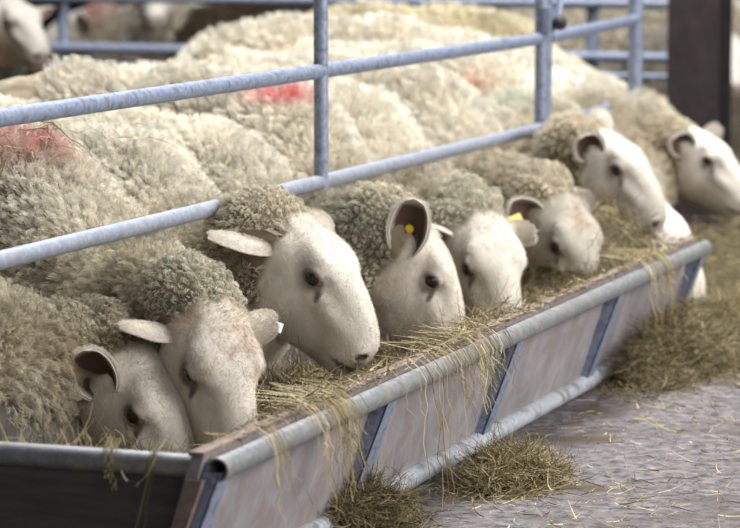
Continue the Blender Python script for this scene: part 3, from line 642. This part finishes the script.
# hay lying in the trough
def trough_hay():
    r = np.random.default_rng(21); V, F, C = [], [], []
    def hz(x, y):
        h_ = .095+.03*float(vnoise(np.array([x*1., y*1., 0]), 9))
        for (yy, xx, sy, sx, a) in ((1.60, -.12, .22, .10, .10), (2.62, -.22, .20, .16, .18), (1.05, -.30, .3, .2, .03), (.12, -.36, .22, .2, .075), (2.72, -.10, .12, .12, .06)):
            h_ += a*math.exp(-((y-yy)/sy)**2-((x-xx)/sx)**2)
        return h_
    xin = lambda z: -.101+.066*(z-.03)/.211
    nx, ny = 16, 120; xa, xb, ya, yb = -TW+.045, -.040, .03, TL-.03
    for i in range(nx+1):
        for j in range(ny+1):
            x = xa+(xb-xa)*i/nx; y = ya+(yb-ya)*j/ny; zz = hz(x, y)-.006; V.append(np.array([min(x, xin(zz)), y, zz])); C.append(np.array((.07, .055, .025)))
    for i in range(nx):
        for j in range(ny): a = i*(ny+1)+j; F.append([a, a+ny+1, a+ny+2, a+1])
    P, D, LL = [], [], []
    for _ in range(13000):
        x, y = r.uniform(xa+.01, xb), r.uniform(ya, yb); P.append([x, y, hz(x, y)+r.random()*.012]); D.append([r.normal(), r.normal(), r.normal()*.35]); LL.append(r.uniform(.03, .10))
    lim = lambda p: np.array([min(max(p[0], -TW+.06), xin(p[2])) if p[2] < ZT+.026 else p[0], min(max(p[1], .02), TL-.02), max(p[2], .05)])
    strands((V, F, C), P, D, LL, .0008, r, .7, .68, keep=lim)
    o = mesh_obj('hay', V, F, M['hay'], None, np.array(C), False, (-.25, 1.4, .05)); tag(o, 'loose greenish-brown hay heaped inside the long trough', 'hay', kind='stuff')
trough_hay()
g = lambda x, y: at(x, y, Z=0)
for i, (px, rx, ry, hh, n, dk, lab) in enumerate((
        ((358, 524), .07, .10, .050, 3500, .6, 'dark tuft of hay on the floor against the near end of the trough'),
        ((510, 484), .065, .11, .040, 3200, .75, 'flat heap of hay on the concrete nearest the camera, clear of the trough'),
        ((682, 368), .085, .30, .10, 7000, .62, 'big rounded heap of hay on the floor beside the far half of the trough'),
        ((728, 345), .16, .45, .09, 6000, .68, 'heap of hay at the right edge beyond the big rounded one'),
        ((725, 285), .35, .9, .13, 8000, .6, 'wide bank of hay on the floor past the end of the trough'))):
    p = g(*px); heap('hay_pile', p[0], p[1], rx, ry, hh, n, seed=31+i, dark=dk, label=lab, cat='hay pile', group='hay piles on the aisle floor')
def scatter():
    r = np.random.default_rng(77); V, F, C = [], [], []; P, D, LL = [], [], []
    while len(P) < 11000:
        x = -.05+abs(r.normal(0, .55)) if r.random() < .6 else r.uniform(-.05, 2.2); y = r.uniform(.3, 6.5)
        if float(vnoise(np.array([x*1., y*.6, 3.]), 3.2))*.8+r.random()*.5 < .62 and y < 3.6: continue
        P.append([x, y, .0015+r.random()*.004]); a = r.random()*6.28; D.append([math.cos(a), math.sin(a), r.normal()*.03]); LL.append(.005+.055*r.random()**2.2)
    strands((V, F, C), P, D, LL, .0008, r, .5, 1.1, keep=lambda p: np.array([p[0], p[1], max(p[2], .001)]))
    tag(mesh_obj('scattered_hay', V, F, M['hay'], None, np.array(C), False, (0, 0, 0)), 'loose hay stalks strewn over the concrete aisle', 'hay', kind='stuff')
scatter()
def drape(label, px, n, spread, drop, seed, end=False, top=.5):
    """blades hooked over the trough tube, hanging down outside"""
    r = np.random.default_rng(seed); V, F, C = [], [], []
    c = at(*px, X=.0) if not end else at(*px, Y=0.)
    for _ in range(n):
        y = r.normal(0, spread); L = drop*(.25+.95*r.random()**1.5); j = r.normal(0, .006); col = HC[int(r.random()*6)]*(.55+.45*r.random()); k = r.normal(0, .25)
        pts = [(-.060-.05*r.random(), ZT+.030+.018*r.random()), (-.035, ZT+.032+.012*r.random()), (-.008, ZT+.030+.008*r.random()), (.012, ZT+.020), (.0215+.004*r.random(), ZT+.002)]
        m_ = 6
        for i in range(1, m_+1):
            pts.append((.022+.002*math.sin(i*1.3+j*400)+.003*i*r.random(), ZT-L*i/m_))
        if r.random() > top: pts = pts[2:]
        base = len(V); w0 = .0005+.0004*r.random()
        for i, (a, z) in enumerate(pts):
            yy = y+k*.03*i*.4+.0015*math.sin(i*1.1+k*9)
            q = np.array([a, c[1]+yy, z]) if not end else np.array([c[0]+yy, -a-.0, z])
            wv = np.array([0, w0*(1-.05*i), 0]) if not end else np.array([w0, 0, 0]); wv = wv+np.array([w0*.5, 0, w0*.3])
            V += [q-wv, q+wv]; C += [col, col]
            if i: F.append([base+2*i-2, base+2*i-1, base+2*i+1, base+2*i])
    P, D, LL = [], [], []
    for _ in range(int(n*2.2) if top > .3 else 0):
        yy = r.normal(0, spread*1.1); P.append([-.045+.05*r.random(), c[1]+yy, ZT+.027+.012*r.random()]); D.append([r.normal(), r.normal(), r.normal()*.2]); LL.append(r.uniform(.02, .07))
    if not end: strands((V, F, C), P, D, LL, .0007, r, .6, .8, keep=lambda p: np.array([min(p[0], .012), p[1], max(p[2], ZT+.024)]))
    o = mesh_obj('hay_wisp', V, F, M['hay'], None, np.array(C), False, tuple(c)); tag(o, label, 'hay wisp', 'hay wisps hooked over the trough tube')
drape('thick tuft of hay draped over the front tube nearest the open corner', (330, 420), 55, .055, .11, 1)
drape('few thin hay blades hanging from the front tube just past the open corner', (268, 448), 10, .02, .13, 2, top=.2)
drape('tuft of hay spilling over the front tube below the tagged ear', (468, 355), 60, .09, .09, 3)
drape('long single hay stalks hanging down the panel between first and second strut', (428, 375), 14, .06, .20, 4, top=.2)
drape('clump of hay snagged on the front tube near the far end', (655, 272), 35, .08, .12, 5)
drape('thin hay blades looped over the left end tube', (112, 460), 5, .006, .05, 6, end=True, top=0)
drape('pair of hay blades looped over the end tube beside the open corner', (160, 462), 4, .008, .09, 7, end=True, top=0)

# straw lying on the back of the sheep nearest the left edge
def back_straw():
    bpy.context.view_layer.update(); dg = bpy.context.evaluated_depsgraph_get(); r = np.random.default_rng(5); V, F, C = [], [], []
    def drop(p):
        ok, q, *_ = scene.ray_cast(dg, Vector((p[0], p[1], .85)), Vector((0, 0, -1))); return np.array([p[0], p[1], (q[2] if ok else .5)+.036])
    P, D = [], []
    for i in range(90):
        x, y = (r.normal(28, 30), r.normal(172, 13)) if i % 2 else (r.normal(60, 40), r.normal(152, 8)); d = FW+RT*(x-370)/FPX-UP*(y-264)/FPX
        ok, q, *_ = scene.ray_cast(dg, Vector(CAM+d*4.4), Vector(d))
        if ok and q[0] < -.6: P.append(drop(np.array(q[:]))); D.append([r.normal(), r.normal(), 0])
    strands((V, F, C), P, D, r.uniform(.03, .10, len(P)), .0009, r, .9, .75, keep=drop)
    if V: tag(mesh_obj('straw', V, F, M['hay'], None, np.array(C), False, tuple(P[0])), 'thin tangle of straw stalks lying on the fleece at the left edge', 'straw', kind='stuff')
if ONLY is None: back_straw()

def rim_hay():
    r = np.random.default_rng(9); V, F, C = [], [], []; P, D, LL = [], [], []
    while len(P) < 1100:
        y = r.uniform(.02, TL); 
        if float(vnoise(np.array([1., y, 2.]), 6))+r.random()*.5 < .62: continue
        P.append([r.uniform(-.045, .006), y, ZT+.028+.004*r.random()]); a = r.normal(0, .7); D.append([math.sin(a), math.cos(a)*r.choice([-1, 1]), 0]); LL.append(.008+.05*r.random()**2)
    strands((V, F, C), P, D, LL, .0008, r, .6, .7, keep=lambda p: np.array([min(max(p[0], -.05), .008), p[1], max(p[2], ZT+(.0275 if p[0] < -.012 else .0185))]))
    tag(mesh_obj('hay', V, F, M['hay'], None, np.array(C), False, (-.02, 1.4, ZT)), 'crumbs of hay scattered along the top edge of the trough', 'hay', kind='stuff')
rim_hay()
